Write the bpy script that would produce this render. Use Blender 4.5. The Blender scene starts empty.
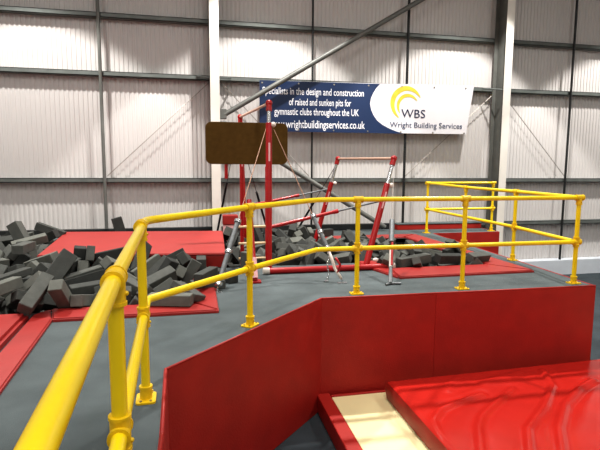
import bpy, bmesh, math, random
from mathutils import Vector, Matrix, Quaternion
R = math.radians
sc = bpy.context.scene
COL = sc.collection

# ------------------------------------------------------------------ materials
def lin(r, g, b):
    f = lambda v: (v/255/12.92) if v/255 <= .04045 else ((v/255+.055)/1.055)**2.4
    return (f(r), f(g), f(b), 1)

def mat(name, col, rough=.5, metal=0, var=.0, vscale=8, bump=0, bscale=60, coat=0, spec=.5, detail=4, col2=None, stretch=None):
    m = bpy.data.materials.new(name); m.use_nodes = True
    nt = m.node_tree; b = nt.nodes['Principled BSDF']
    b.inputs['Roughness'].default_value = rough
    b.inputs['Metallic'].default_value = metal
    b.inputs['Specular IOR Level'].default_value = spec
    if coat:
        b.inputs['Coat Weight'].default_value = coat; b.inputs['Coat Roughness'].default_value = .15
    tc = nt.nodes.new('ShaderNodeTexCoord'); out = tc.outputs['Object']
    if stretch:
        mp = nt.nodes.new('ShaderNodeMapping'); mp.inputs['Scale'].default_value = stretch
        nt.links.new(out, mp.inputs['Vector']); out = mp.outputs['Vector']
    n = nt.nodes.new('ShaderNodeTexNoise'); n.inputs['Scale'].default_value = vscale; n.inputs['Detail'].default_value = detail
    nt.links.new(out, n.inputs['Vector'])
    r = nt.nodes.new('ShaderNodeValToRGB')
    r.color_ramp.elements[0].position = .3; r.color_ramp.elements[1].position = .7
    c2 = col2 if col2 else tuple(min(1, c*(1+var)) for c in col[:3])+(1,)
    c1 = col if col2 else tuple(c*(1-var) for c in col[:3])+(1,)
    r.color_ramp.elements[0].color = c1; r.color_ramp.elements[1].color = c2
    nt.links.new(n.outputs['Fac'], r.inputs['Fac']); nt.links.new(r.outputs['Color'], b.inputs['Base Color'])
    if bump:
        n2 = nt.nodes.new('ShaderNodeTexNoise'); n2.inputs['Scale'].default_value = bscale; n2.inputs['Detail'].default_value = 3
        nt.links.new(out, n2.inputs['Vector'])
        bp = nt.nodes.new('ShaderNodeBump'); bp.inputs['Strength'].default_value = bump; bp.inputs['Distance'].default_value = .01
        nt.links.new(n2.outputs['Fac'], bp.inputs['Height']); nt.links.new(bp.outputs['Normal'], b.inputs['Normal'])
    return m

M = {}
M['yellow'] = mat('yellow_powder_coat', lin(240, 210, 20), .33, var=.05, vscale=5, coat=.3)
M['yellow_dark'] = mat('yellow_fitting', lin(228, 190, 26), .4, var=.1, vscale=30, bump=.25, bscale=90)
M['bolt'] = mat('zinc_bolt', lin(150, 140, 110), .4, .8, var=.1)
M['red_panel'] = mat('red_panel_vinyl', lin(160, 32, 22), .6, var=.09, vscale=5, bump=.25, bscale=70, detail=6)
M['red_trim'] = mat('red_trim_vinyl', lin(165, 38, 30), .5, var=.06, vscale=5)
M['red_pad'] = mat('red_pad_vinyl', lin(158, 46, 42), .42, var=.08, vscale=3, bump=.15, bscale=12)
M['red_mat'] = mat('red_mat_vinyl', lin(162, 50, 46), .5, var=.05, vscale=3, bump=.1, bscale=8)
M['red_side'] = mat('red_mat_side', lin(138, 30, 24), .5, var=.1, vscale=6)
M['red_gloss'] = mat('glossy_red_vinyl', lin(176, 38, 30), .22, var=.06, vscale=4, bump=.12, bscale=6)
M['red_paint'] = mat('red_frame_paint', lin(166, 18, 22), .35, var=.05, vscale=6, coat=.2)
M['carpet'] = mat('grey_carpet', lin(92, 100, 101), .95, var=.16, vscale=2.5, bump=.6, bscale=260, spec=.15, detail=8)
M['carpet_low'] = mat('dark_carpet', lin(66, 74, 78), .95, var=.18, vscale=3, bump=.6, bscale=240, spec=.15)
for i, c in enumerate([(92, 94, 90), (78, 80, 77), (108, 110, 104), (64, 66, 64)]):
    M['foam%d' % i] = mat('grey_foam_%d' % i, lin(*c), .92, var=.12, vscale=10, bump=.4, bscale=120, spec=.2)
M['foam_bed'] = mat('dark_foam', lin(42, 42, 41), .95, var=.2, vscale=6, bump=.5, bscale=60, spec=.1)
M['cladding'] = mat('white_cladding', lin(204, 201, 198), .45, var=.03, vscale=.6)
M['white_steel'] = mat('off_white_steel', lin(228, 225, 216), .45, var=.04, vscale=3)
M['girt'] = mat('galvanised_steel', lin(112, 118, 115), .5, .3, var=.12, vscale=6)
M['grey_steel'] = mat('grey_steel_and_web_shade', lin(112, 114, 110), .5, .2, var=.1, vscale=5)
M['dark_steel'] = mat('dark_steel', lin(48, 50, 50), .5, .4, var=.15, vscale=8)
M['black_strap'] = mat('black_strap', lin(25, 25, 27), .7, var=.2, vscale=30)
M['wire'] = mat('bare_wire', lin(160, 155, 148), .4, .5, var=.1, vscale=30)
M['brass_wire'] = mat('coppery_cable', lin(165, 130, 110), .4, .6, var=.1, vscale=30)
M['chrome'] = mat('chrome_tube', lin(205, 208, 210), .22, .9, var=.05, vscale=8)
M['strap'] = mat('grey_strap_metal', lin(120, 124, 126), .5, .4, var=.15, vscale=25)
M['wood_rail'] = mat('pale_wooden_rail', lin(205, 172, 150), .45, var=.1, vscale=20, stretch=(1, 1, 6))
M['rung'] = mat('pale_rung_wood', lin(226, 200, 160), .5, var=.08, vscale=20)
M['white_plastic'] = mat('white_plastic', lin(225, 215, 205), .5, var=.04, vscale=10)
M['pink'] = mat('pale_pink_wrap', lin(225, 175, 175), .5, var=.08, vscale=14)
M['board'] = mat('brown_carpet_board', lin(92, 70, 36), .95, var=.1, vscale=14, bump=.5, bscale=150, spec=.1, detail=8)
M['board_edge'] = mat('brown_board_edge', lin(120, 98, 60), .7, var=.1, vscale=20)
M['cream'] = mat('cream_vinyl', lin(232, 222, 172), .5, var=.03, vscale=3, bump=.1, bscale=10)
M['banner_white'] = mat('banner_white', lin(226, 225, 228), .5, var=.02, vscale=2)
M['banner_blue'] = mat('banner_blue', lin(22, 46, 84), .5, var=.06, vscale=2)
M['ink_white'] = mat('white_print', lin(230, 232, 236), .5)
M['ink_navy'] = mat('navy_print', lin(28, 36, 72), .5)
M['ink_grey'] = mat('slate_print', lin(78, 88, 112), .5)
M['ink_yellow'] = mat('yellow_print', lin(222, 204, 70), .5, var=.1, vscale=6)
M['dwarf'] = mat('white_painted_blockwork', lin(205, 212, 218), .7, var=.04, vscale=4, bump=.2, bscale=30)
M['eyelet'] = mat('brass_eyelet', lin(170, 165, 150), .3, .8)
M['lamp'] = mat('lamp_housing', lin(120, 120, 120), .4, .5)

# ------------------------------------------------------------------ helpers
def link(o, parent=None):
    COL.objects.link(o)
    if parent: o.parent = parent
    return o

def build(name, bm, m, parent=None, smooth=False, auto=None):
    me = bpy.data.meshes.new(name)
    bmesh.ops.recalc_face_normals(bm, faces=bm.faces)
    bm.to_mesh(me); bm.free()
    me.materials.append(m)
    if smooth:
        for p in me.polygons: p.use_smooth = True
        if auto is not None:
            b2 = bmesh.new(); b2.from_mesh(me)
            for e in b2.edges:
                if len(e.link_faces) == 2 and e.calc_face_angle(0) > R(auto): e.smooth = False
            b2.to_mesh(me); b2.free()
    o = bpy.data.objects.new(name, me)
    return link(o, parent)

def tag(o, label=None, cat=None, group=None, kind=None):
    if label: o['label'] = label
    if cat: o['category'] = cat
    if group: o['group'] = group
    if kind: o['kind'] = kind
    return o

def empty(name, loc, label, cat, group=None):
    o = bpy.data.objects.new(name, None); o.location = loc; o.empty_display_size = .1
    link(o); return tag(o, label, cat, group)

def box(bm, x0, x1, y0, y1, z0, z1, bevel=0, mtx=None):
    r = bmesh.ops.create_cube(bm, size=1)
    vs = r['verts']
    for v in vs:
        v.co = Vector(((x0+x1)/2+v.co.x*(x1-x0), (y0+y1)/2+v.co.y*(y1-y0), (z0+z1)/2+v.co.z*(z1-z0)))
    if bevel:
        es = list({e for v in vs for e in v.link_edges})
        rr = bmesh.ops.bevel(bm, geom=es, offset=bevel, segments=2, affect='EDGES', profile=.5)
        vs = list({v for f in rr['faces'] for v in f.verts} | {v for v in vs if v.is_valid})
    if mtx:
        for v in vs: v.co = mtx @ v.co
    return bm

def tube(bm, pts, r, seg=16, caps=True, r1=None):
    """sweep a circle along a polyline with mitred joints"""
    pts = [Vector(p) for p in pts]; n = len(pts); rings = []
    t0 = (pts[1]-pts[0]).normalized()
    up = Vector((0, 0, 1)) if abs(t0.z) < .9 else Vector((1, 0, 0))
    a = t0.cross(up).normalized(); b = a.cross(t0).normalized(); prev = t0
    for i, p in enumerate(pts):
        tin = (pts[i]-pts[i-1]).normalized() if i else t0
        tout = (pts[i+1]-pts[i]).normalized() if i < n-1 else tin
        if i:
            q = prev.rotation_difference(tin); a = q @ a; b = q @ b; prev = tin
        nrm = (tin+tout).normalized()
        rad = r if r1 is None else r+(r1-r)*i/(n-1)
        ring = []
        for k in range(seg):
            an = 2*math.pi*k/seg
            v = p+(a*math.cos(an)+b*math.sin(an))*rad
            d = (p-v).dot(nrm)/max(.2, tin.dot(nrm))
            ring.append(bm.verts.new(v+tin*d))
        rings.append(ring)
    for i in range(n-1):
        for k in range(seg):
            bm.faces.new((rings[i][k], rings[i][(k+1) % seg], rings[i+1][(k+1) % seg], rings[i+1][k]))
    if caps:
        bm.faces.new(rings[0][::-1]); bm.faces.new(rings[-1])
    return bm

def fillet(pts, rad, n=6):
    pts = [Vector(p) for p in pts]; out = [pts[0]]
    for i in range(1, len(pts)-1):
        p = pts[i]; a = (pts[i-1]-p); b = (pts[i+1]-p)
        d = min(rad, a.length*.45, b.length*.45)
        pa = p+a.normalized()*d; pb = p+b.normalized()*d
        for k in range(n+1):
            t = k/n; out.append(pa*(1-t)**2+p*2*t*(1-t)+pb*t*t)
    out.append(pts[-1]); return out

def prism(bm, poly, z0, z1):
    lo = [bm.verts.new((x, y, z0)) for x, y in poly]; hi = [bm.verts.new((x, y, z1)) for x, y in poly]
    n = len(poly)
    bm.faces.new(hi); bm.faces.new(lo[::-1])
    for i in range(n): bm.faces.new((lo[i], lo[(i+1) % n], hi[(i+1) % n], hi[i]))
    return bm

def ball(bm, c, r, sx=1, sy=1, sz=1):
    bmesh.ops.create_uvsphere(bm, u_segments=14, v_segments=8, radius=r, matrix=Matrix.Translation(c) @ Matrix.Diagonal((sx, sy, sz, 1)))
    return bm
NB = bmesh.new
def along(p, q, s): return Vector(p).lerp(Vector(q), s)
def bar_part(name, p, q, r, m, parent, seg=14):
    return build(name, tube(NB(), [p, q], r, seg), m, parent, smooth=True, auto=40)
WALLP = 1700; ROOMP = 108
# ------------------------------------------------------------------ the hall
WY = 11.0
def structure(name, bm, m, **k):
    return tag(build(name, bm, m, **k), kind='structure')
structure('floor', box(NB(), -8, 14, -4, 11.3, -1.4, -1.3), M['carpet_low'])
bm = NB()                                           # ribbed cladding of the back wall
prof = []
x = -8.0; P = .092
while x < 14:
    prof += [(x, 0), (x+P*.42, 0), (x+P*.52, .013), (x+P*.90, .013)]
    x += P
lo = [bm.verts.new((x, WY+.10+y, -1.3)) for x, y in prof]; hi = [bm.verts.new((x, WY+.10+y, 7.6)) for x, y in prof]
for i in range(len(prof)-1): bm.faces.new((lo[i], lo[i+1], hi[i+1], hi[i]))
structure('wall_back', bm, M['cladding'])
structure('wall_left', box(NB(), -8.1, -8, -4, 11.3, -1.4, 7.6), M['cladding'])
structure('wall_right', box(NB(), 14, 14.1, -4, 11.3, -1.4, 7.6), M['cladding'])
structure('wall_front', box(NB(), -8, 14, -4.1, -4, -1.4, 7.6), M['cladding'])
structure('ceiling', box(NB(), -8.1, 14.1, -4.1, 11.3, 7.6, 7.7), M['cladding'])
structure('trim_1', box(NB(), 6.98, 13.95, 10.82, 11.09, -1.3, -.9, .01), M['dwarf'])        # low white wall under the cladding
structure('trim_2', box(NB(), -7.9, 4.6, 10.9, 11.02, .005, .14, .008), M['dark_steel'])     # dark kick board behind the pit

# horizontal steel rails across the back wall (lipped channels)
def channel(z, h=.095):
    bm = NB()
    y0 = WY-.07; y1 = WY+.09; t = .012
    box(bm, -7.95, 13.95, y0, y0+t, z-h/2, z+h/2)
    box(bm, -7.95, 13.95, y0, y1, z+h/2-t, z+h/2)
    box(bm, -7.95, 13.95, y0, y1, z-h/2, z-h/2+t)
    box(bm, -7.95, 13.95, y1-t, y1, z-h/2, z-h/2+.04)
    return bm
for z, lab in ((4.52, 'grey steel sheeting rail, highest in view, above the banner on the ribbed wall'),
               (3.36, 'grey steel sheeting rail running at the height of the banner top'),
               (1.17, 'grey steel sheeting rail across the wall midway below the banner'),
               (.08, 'grey steel sheeting rail lowest on the wall, by the right-hand railing')):
    tag(build('sheeting_rail', channel(z), M['girt']), lab, 'steel rail', 'sheeting rails across the back wall')

# columns: H section with the flange facing the hall
def column(x, lab):
    t = empty('steel_column', (x, 10.7, -1.3), lab, 'column', 'white steel columns of the back wall')
    def pt(name, *b, m='white_steel'):
        o = build(name, box(NB(), *b), M[m], t); o.location = (-x, -10.7, 1.3); return o
    zb = .002 if x < 6.8 else -1.298
    pt('front_flange', x-.095, x+.095, 10.46, 10.475, zb, 7.55)
    pt('back_flange', x-.095, x+.095, 10.905, 10.92, zb, 7.55, m='grey_steel')  # back of the white column, its shade put in as grey
    pt('web', x-.006, x+.006, 10.476, 10.904, zb, 7.55, m='grey_steel')  # web lies in shade; the darkening is painted into its grey colour
    for z in (3.36,):
        for s in (-1, 1):
            bm = NB()
            tube(bm, [(x+s*.10, 10.50, z-.06), (x+s*.36, 10.9, z+.02)], .018, 8)
            o = build('knee_brace', bm, M['girt'], t); o.location = (-x, -10.7, 1.3)
    return t
column(.43, 'off-white steel column rising behind the brown board')
column(7.20, 'off-white steel column to the right of the banner')

# vertical tie rods between the rails
for x, r, m, lab in ((-1.86, .035, 'grey_steel', 'thin grey upright rod on the wall above the red pit mat'),
                (2.60, .022, 'dark_steel', 'thin dark upright rod on the wall behind the blue half of the banner'),
                (4.86, .032, 'dark_steel', 'thin dark upright rod on the wall behind the white half of the banner'),
                (9.30, .028, 'dark_steel', 'thin dark upright rod on the wall beyond the right-hand railing')):
    zb = -.9 if x > 7 else .15
    tag(build('tie_rod', tube(NB(), [(x, WY-.11, zb), (x, WY-.11, 7.0)], r, 8), M[m]), lab, 'steel rod', 'upright tie rods on the back wall')
# thin diagonal wires from the column tops of each bay
for a, b, lab in (((.36, 3.30), (-1.82, 1.26), 'thin diagonal wire sloping down left from the column behind the brown board'),
                  ((.56, 3.30), (2.56, 1.26), 'thin diagonal wire sloping down right from the column behind the brown board'),
                  ((7.22, 3.30), (4.92, 1.26), 'thin diagonal wire sloping down left from the column right of the banner'),
                  ((7.42, 3.30), (9.36, 1.26), 'thin diagonal wire sloping down right from the column right of the banner')):
    tag(build('stay_wire', tube(NB(), [(a[0], WY-.02, a[1]), (b[0], WY-.02, b[1])], .009, 6), M['wire']), lab, 'wire', 'diagonal stay wires on the wall')
# big tubular wall braces
for p, q, r, lab, c in (((.62, 10.62, 2.56), (6.95, 10.60, 6.36), .054, 'thick grey tubular brace rising from the column across the banner', 1),
                  ((.62, 10.62, 2.30), (4.30, 10.62, .09), .054, 'thick grey tubular brace falling from the column behind the low bar', 0)):
    t = empty('wall_brace', p, lab, 'brace', 'tubular braces on the back wall')
    o = build('brace_tube', tube(NB(), [(0, 0, 0), Vector(q)-Vector(p)], r, 16), M['grey_steel'], t, smooth=True, auto=40)
    bm = NB(); box(bm, -.10, .05, -.05, .05, -.09, .12, .01); build('end_bracket', bm, M['grey_steel'], t)

# ------------------------------------------------------------------ banner
BY = 10.80
ban = empty('advertising_banner', (3.99, BY, 2.27), 'wide blue and white advertising banner hung on the ribbed wall', 'banner')
def onban(o):
    o.parent = ban; o.location = Vector(o.location)-Vector(ban.location); return o
def xz(bm, pts, y, th=.002):
    f = [bm.verts.new((x, y, z)) for x, z in pts]; b = [bm.verts.new((x, y+th, z)) for x, z in pts]; n = len(pts)
    bm.faces.new(f); bm.faces.new(b[::-1])
    for i in range(n): bm.faces.new((f[i], f[(i+1) % n], b[(i+1) % n], b[i]))
    return bm
k = BY/10.86
K = lambda x, z: (x*k, 1.456+(z-1.456)*k)
TL, BL, TR, BR = K(1.407, 3.345), K(1.402, 2.25), K(6.574, 3.425), K(6.419, 2.28)
onban(build('banner_sheet', xz(NB(), [BL, BR, TR, TL], BY, .004), M['banner_white']))
cv = [K(*p) for p in ((4.188, 3.375), (4.10, 3.28), (4.03, 3.17), (3.975, 3.05), (3.955, 2.92), (3.985, 2.79), (4.05, 2.66), (4.136, 2.55), (4.26, 2.46), (4.411, 2.385), (4.60, 2.315), (4.814, 2.262))]
onban(build('blue_panel', xz(NB(), [BL, (cv[-1][0], BL[1]+.011)]+cv[::-1][1:]+[TL], BY-.004, .003), M['banner_blue']))
def letters(txt, name, x0, x1, zb, cap, m, y=None, bold=.0, slope=0):
    cu = bpy.data.curves.new(name, 'FONT'); cu.body = txt; cu.size = 1; cu.offset = bold; cu.extrude = 0; cu.resolution_u = 3
    o = bpy.data.objects.new(name, cu); COL.objects.link(o)
    dg = bpy.context.evaluated_depsgraph_get(); me = bpy.data.meshes.new_from_object(o.evaluated_get(dg))
    bpy.data.objects.remove(o)
    xs = [v.co.x for v in me.vertices]; w = max(xs)-min(xs); mx = min(xs)
    sx = (x1-x0)/w; sy = cap/.70
    for v in me.vertices:
        X = x0+(v.co.x-mx)*sx; v.co = Vector((X, (y or BY-.008), zb+v.co.y*sy+(X-x0)*slope))
    me.materials.clear(); me.materials.append(m)
    o = bpy.data.objects.new(name, me); COL.objects.link(o); return onban(o)
for txt, x0, x1, zb in (('Specialists in the design and construction', 1.47, 3.80, 3.06),
                        ('of raised and sunken pits for', 2.06, 3.50, 2.835),
                        ('gymnastic clubs throughout the UK', 1.73, 3.69, 2.62),
                        ('www.wrightbuildingservices.co.uk', 1.60, 3.84, 2.335)):
    a = K(x0, zb); b = K(x1, zb)
    letters(txt, 'lettering', a[0], b[0], a[1], .15 if txt[0] != 'w' else .17, M['ink_white'], bold=.012, slope=.008)
a = K(4.727, 2.635); b = K(5.333, 2.64); letters('WBS', 'lettering', a[0], b[0], a[1], .19, M['ink_navy'], bold=.0)
a = K(4.45, 2.405); b = K(6.30, 2.4); letters('Wright Building Services', 'lettering', a[0], b[0], a[1], .125, M['ink_grey'], bold=.004)
def crescent(name, cx, cz, ro, ri, off, a0, a1):
    bm = NB(); n = 36; o1 = []; i1 = []
    for i in range(n+1):
        an = R(a0+(a1-a0)*i/n); w = math.sin(math.pi*min(1, max(0, i/n)))**.6
        th = (ro-ri)*w+.004
        o1.append(bm.verts.new((cx+ro*math.cos(an), BY-.006, cz+ro*math.sin(an))))
        i1.append(bm.verts.new((cx+(ro-th)*math.cos(an), BY-.006, cz+(ro-th)*math.sin(an))))
    for i in range(n): bm.faces.new((o1[i], o1[i+1], i1[i+1], i1[i]))
    return onban(build(name, bm, M['ink_yellow']))
crescent('logo_crescent', 4.83*k+.01, 2.955*k+.02, .385, .27, 0, 20, 245)
crescent('logo_crescent', 4.87*k+.01, 2.90*k+.02, .265, .19, 0, 25, 225)
for i in range(7):
    for top in (0, 1):
        x = BL[0]+.06+i*(BR[0]-BL[0]-.12)/6
        z = (TL[1]-.05+i*.011) if top else BL[1]+.05
        bm = NB(); tube(bm, [(x, BY-.012, z), (x, BY-.005, z)], .018, 10)
        onban(build('eyelet', bm, M['eyelet']))

# ------------------------------------------------------------------ raised platform with the foam pit
pl = empty('raised_platform', (0, 5, -1.3), 'grey carpeted raised gym platform with red padded outer walls', 'platform')
def onpl(o, *a, **kk):
    o.parent = pl; o.location = (0, -5, 1.3); return o
OUT = [(-7.9, -3.5), (-.22, -3.5), (-.22, 2.6), (-.25, 3.50), (1.34, 5.15), (2.72, 5.123), (4.87, 5.08), (5.20, 10.02), (6.87, 10.02), (6.87, 11.02), (-7.9, 11.02)]
PIT = [(-6.0, 5.19), (-.08, 5.19), (-.08, 7.06), (2.70, 7.06), (2.70, 6.45), (4.25, 6.45), (4.25, 9.42), (-6.0, 9.42)]
def flat(outer, inner, z0, z1):
    bm = NB(); es = []
    for lp in ([outer, inner] if inner else [outer]):
        vs = [bm.verts.new((x, y, z1)) for x, y in lp]
        es += [bm.edges.new((vs[i], vs[(i+1) % len(vs)])) for i in range(len(vs))]
    r = bmesh.ops.triangle_fill(bm, edges=es, use_beauty=True)
    fs = [f for f in bm.faces]
    e = bmesh.ops.extrude_face_region(bm, geom=fs)
    for v in e['geom']:
        if isinstance(v, bmesh.types.BMVert): v.co.z = z0
    return bm
onpl(build('carpeted_deck', flat(OUT, PIT, -.08, 0), M['carpet']))
# red walls round the outside edge, a panel per side
def wallpanel(a, b, th=.025, z0=-1.3, z1=.004):
    a = Vector((*a, 0)); b = Vector((*b, 0)); d = (b-a).normalized(); n = Vector((d.y, -d.x, 0))
    bm = NB(); prism(bm, [tuple((p)[:2]) for p in (a, b, b+n*th, a+n*th)], z0, z1)
    bmesh.ops.bevel(bm, geom=[e for e in bm.edges], offset=.004, segments=2, affect='EDGES')
    return bm
for i in range(1, 9):
    onpl(build('side_panel', wallpanel(OUT[i], OUT[i+1]), M['red_panel']))
for i in range(1, 6):                                  # thin bright binding along the top of the panels
    a, b = Vector((*OUT[i], .007)), Vector((*OUT[i+1], .007)); d = (b-a).normalized(); n = Vector((d.y, -d.x, 0))
    onpl(build('edge_binding', tube(NB(), [a+n*.014, b+n*.014], .011, 8), M['red_trim'], smooth=True))
# pit lining
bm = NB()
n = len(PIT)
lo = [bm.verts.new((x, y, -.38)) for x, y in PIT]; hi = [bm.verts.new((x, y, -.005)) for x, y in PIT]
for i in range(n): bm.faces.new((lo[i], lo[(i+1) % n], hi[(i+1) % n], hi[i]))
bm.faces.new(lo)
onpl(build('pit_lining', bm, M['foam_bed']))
# padded edges of the pit
def pad(poly, z=.035, m='red_pad'):
    bm = prism(NB(), poly, .001, z)
    es = [e for e in bm.edges if all(v.co.z > z-.001 for v in e.verts)]
    bmesh.ops.bevel(bm, geom=es, offset=.012, segments=3, affect='EDGES')
    return onpl(build('edge_pad', bm, M[m]))
pad([(-1.34, 4.83), (.20, 4.83), (-.08, 5.19), (-1.44, 5.19)])
pad([(.205, 4.835), (.205, 6.90), (-.075, 6.90), (-.075, 5.195)])
pad([(-1.345, 4.83), (-1.45, 5.185), (-1.56, 5.0), (-1.40, 2.2), (-1.18, 2.2)], .034)
pad([(2.62, 5.90), (4.66, 5.93), (4.25, 6.45), (2.70, 6.45)])
pad([(2.40, 6.72), (2.60, 5.92), (2.695, 6.45), (2.695, 7.03), (2.42, 7.03)], .036)
pad([(4.67, 5.94), (4.67, 9.80), (4.26, 9.42), (4.26, 6.45)])
pad([(4.66, 9.81), (-6.0, 9.81), (-6.0, 9.43), (4.25, 9.43)])
# step at the back of the platform
st = empty('low_step', (5.8, 10.85, 0), 'low red step with grey carpet top against the wall at right', 'step')
o = build('riser', box(NB(), -1.15, 1.05, -.15, .13, 0, .125, .008), M['red_panel'], st)
o = build('tread', box(NB(), -1.16, 1.06, -.16, .13, .126, .15, .008), M['carpet'], st)

# red mat lying on the deck left of the platform aisle
lm = prism(NB(), [(-1.58, 4.95), (-1.44, 2.2), (-3.6, 2.2), (-3.9, 5.02)], .002, .075)
bmesh.ops.bevel(lm, geom=[e for e in lm.edges if all(v.co.z > .07 for v in e.verts)], offset=.03, segments=4, affect='EDGES')
tag(build('floor_mat', lm, M['red_pad']), 'flat red mat on the deck at far left beside the pit', 'mat')

# ------------------------------------------------------------------ large red mat on the foam
cm = empty('crash_mat', (-.95, 7.97, .1), 'large flat red landing mat lying on the grey foam blocks', 'mat')
cm.rotation_euler = (0, 0, 0)
C4 = [(-2.05, 6.86), (.38, 6.60), (.47, 8.98), (-2.28, 9.30)]
def mats(z0, z1, inset):
    cx = sum(p[0] for p in C4)/4; cy = sum(p[1] for p in C4)/4
    bm = prism(NB(), [(cx+(x-cx)*inset+.95, cy+(y-cy)*inset-7.97) for x, y in C4], z0, z1)
    bmesh.ops.bevel(bm, geom=list(bm.edges), offset=.012, segments=3, affect='EDGES')
    return bm
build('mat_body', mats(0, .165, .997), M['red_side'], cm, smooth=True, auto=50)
build('mat_cover', mats(.166, .20, 1.0), M['red_mat'], cm, smooth=True, auto=50)

# ------------------------------------------------------------------ lower landing pads in front
lp = empty('sunken_landing_pad', (3, 4, -1.3), 'cream landing pad with a red border at the foot of the red wall', 'landing pad')
def onlp(o): o.parent = lp; o.location = (-3, -4, 1.3); return o
onlp(build('cream_pad', box(NB(), 1.45, 6.4, 1.4, 5.03, -1.29, -1.105, .01), M['cream']))
bm = NB(); box(bm, 1.30, 1.447, 1.3, 5.12, -1.299, -1.095, .012); onlp(build('red_border', bm, M['red_trim']))
bm = NB(); box(bm, 1.449, 6.4, 5.033, 5.07, -1.299, -1.095, .01); onlp(build('red_border', bm, M['red_trim']))
# thick wrinkled mat
wm = empty('wrinkled_crash_mat', (3.8, 3.5, -1.095), 'thick glossy wrinkled red mat on the cream pad at bottom right', 'mat')
RID = [([(2.05, 3.70), (2.13, 3.96), (2.30, 4.13), (2.5, 4.22), (2.89, 4.34)], .026, .036),
       ([(2.25, 3.35), (2.48, 3.76), (2.62, 3.93), (2.79, 4.06), (3.29, 4.40)], .024, .036),
       ([(2.6, 3.2), (2.9, 3.64), (3.36, 4.0), (3.76, 4.38), (3.93, 4.75)], .028, .038),
       ([(2.9, 3.2), (3.2, 3.61), (3.56, 3.96), (4.0, 4.26), (4.3, 4.4)], .03, .04),
       ([(2.57, 4.5), (2.70, 4.66), (2.84, 4.77)], .010, .05), ([(3.05, 4.6), (3.25, 4.66), (3.63, 4.75)], .014, .05),
       ([(2.7, 4.35), (3.1, 4.55), (3.5, 4.62)], .010, .06), ([(3.5, 3.3), (3.9, 3.7), (4.5, 4.1)], .02, .07), ([(4.0, 3.0), (4.4, 3.5), (4.9, 4.6)], .02, .07)]
def dseg(px, py, a, b):
    dx = b[0]-a[0]; dy = b[1]-a[1]; t = ((px-a[0])*dx+(py-a[1])*dy)/(dx*dx+dy*dy); t = max(0, min(1, t))
    return math.hypot(px-a[0]-t*dx, py-a[1]-t*dy)
def wz(x, y):
    z = 0
    for pts, h, w in RID:
        d = min(dseg(x, y, pts[i], pts[i+1]) for i in range(len(pts)-1))
        if d < w*3:
            z += h*math.exp(-(d/w)**2)-.25*h*math.exp(-((d-w*1.6)/w)**2)
    return z
x0, x1, y0, y1 = 2.04, 5.4, 2.2, 4.86
nx, ny = 130, 100; grid = []
bm = NB()
def yb(x): return .03*(x-2.04)                       # the mat lies slightly askew to the wall
for i in range(nx+1):
    row = []
    for j in range(ny+1):
        x = x0+(x1-x0)*i/nx; y = y0+(y1-y0)*j/ny+yb(x)
        e = min(i/nx*(x1-x0), (1-i/nx)*(x1-x0), j/ny*(y1-y0), (1-j/ny)*(y1-y0))
        ed = min(1, e/.05); z = -.885+wz(x, y)*min(1, e/.12)-.02*(1-ed)**2
        row.append(bm.verts.new((x-3.8, y-3.5, z+1.095)))
    grid.append(row)
for i in range(nx):
    for j in range(ny): bm.faces.new((grid[i][j], grid[i+1][j], grid[i+1][j+1], grid[i][j+1]))
build('top_cover', bm, M['red_gloss'], wm, smooth=True)
bm = NB(); ring = [(x0, y0+yb(x0)), (x1, y0+yb(x1)), (x1, y1+yb(x1)), (x0, y1+yb(x0))]
def side(bm):
    n = 40; loop = []
    for a in range(4):
        p, q = ring[a], ring[(a+1) % 4]
        for t in range(n):
            s = t/n; loop.append((p[0]+(q[0]-p[0])*s, p[1]+(q[1]-p[1])*s, (q[1]-p[1], p[0]-q[0])))
    prev = None; rows = []
    for (x, y, nrm) in loop:
        l = math.hypot(*nrm); nxn, nyn = nrm[0]/l, nrm[1]/l; colv = []
        for k2 in range(6):
            s = k2/5; bulge = .018*math.sin(math.pi*s)+.006*math.sin(x*23+y*17+s*6)*math.sin(math.pi*s)
            colv.append(bm.verts.new((x+nxn*bulge-3.8, y+nyn*bulge-3.5, .002+(.188)*s)))
        rows.append(colv)
    for a in range(len(rows)):
        b = rows[(a+1) % len(rows)]
        for k2 in range(5): bm.faces.new((rows[a][k2], b[k2], b[k2+1], rows[a][k2+1]))
    return bm
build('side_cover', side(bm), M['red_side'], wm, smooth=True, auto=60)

# ------------------------------------------------------------------ yellow safety railing
H = 1.1; MZ = .537; TR_ = .027
rail = empty('safety_railing', (1.8, 5.3, 0), 'yellow tubular safety railing with posts running round the platform edge', 'railing')
def onr(o): o.parent = rail; o.location = (-1.8, -5.3, 0); return o
PO = dict(p0=(-.273, 1.70), p1=(-.33, 3.06), p2=(.47, 4.38), p3=(1.81, 5.29), p4=(3.15, 5.27), p5=(4.72, 5.26), p6=(4.95, 6.82), p7=(5.03, 8.42), p8=(5.10, 10.12), p9=(6.77, 10.17))
line = [(-.135, -.9), (-.273, 1.70), (-.335, 3.38), (.47, 4.38), (1.33, 5.28), (1.81, 5.285), (3.15, 5.265), (4.72, 5.255), (4.95, 6.82), (5.03, 8.42), (5.10, 10.12), (6.77, 10.17)]
hz = [1.06, 1.08]+[H]*8+[H+.03, H+.03]
top = [(x, y, z) for (x, y), z in zip(line, hz)]
onr(build('top_rail', tube(NB(), fillet(top, .10), TR_, 20), M['yellow'], smooth=True, auto=50))
midl = [(x, y, MZ) for (x, y) in line]
midl[2] = (-.345, 3.46, MZ)
onr(build('mid_rail', tube(NB(), fillet(midl, .05), TR_, 20), M['yellow'], smooth=True, auto=50))
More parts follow.
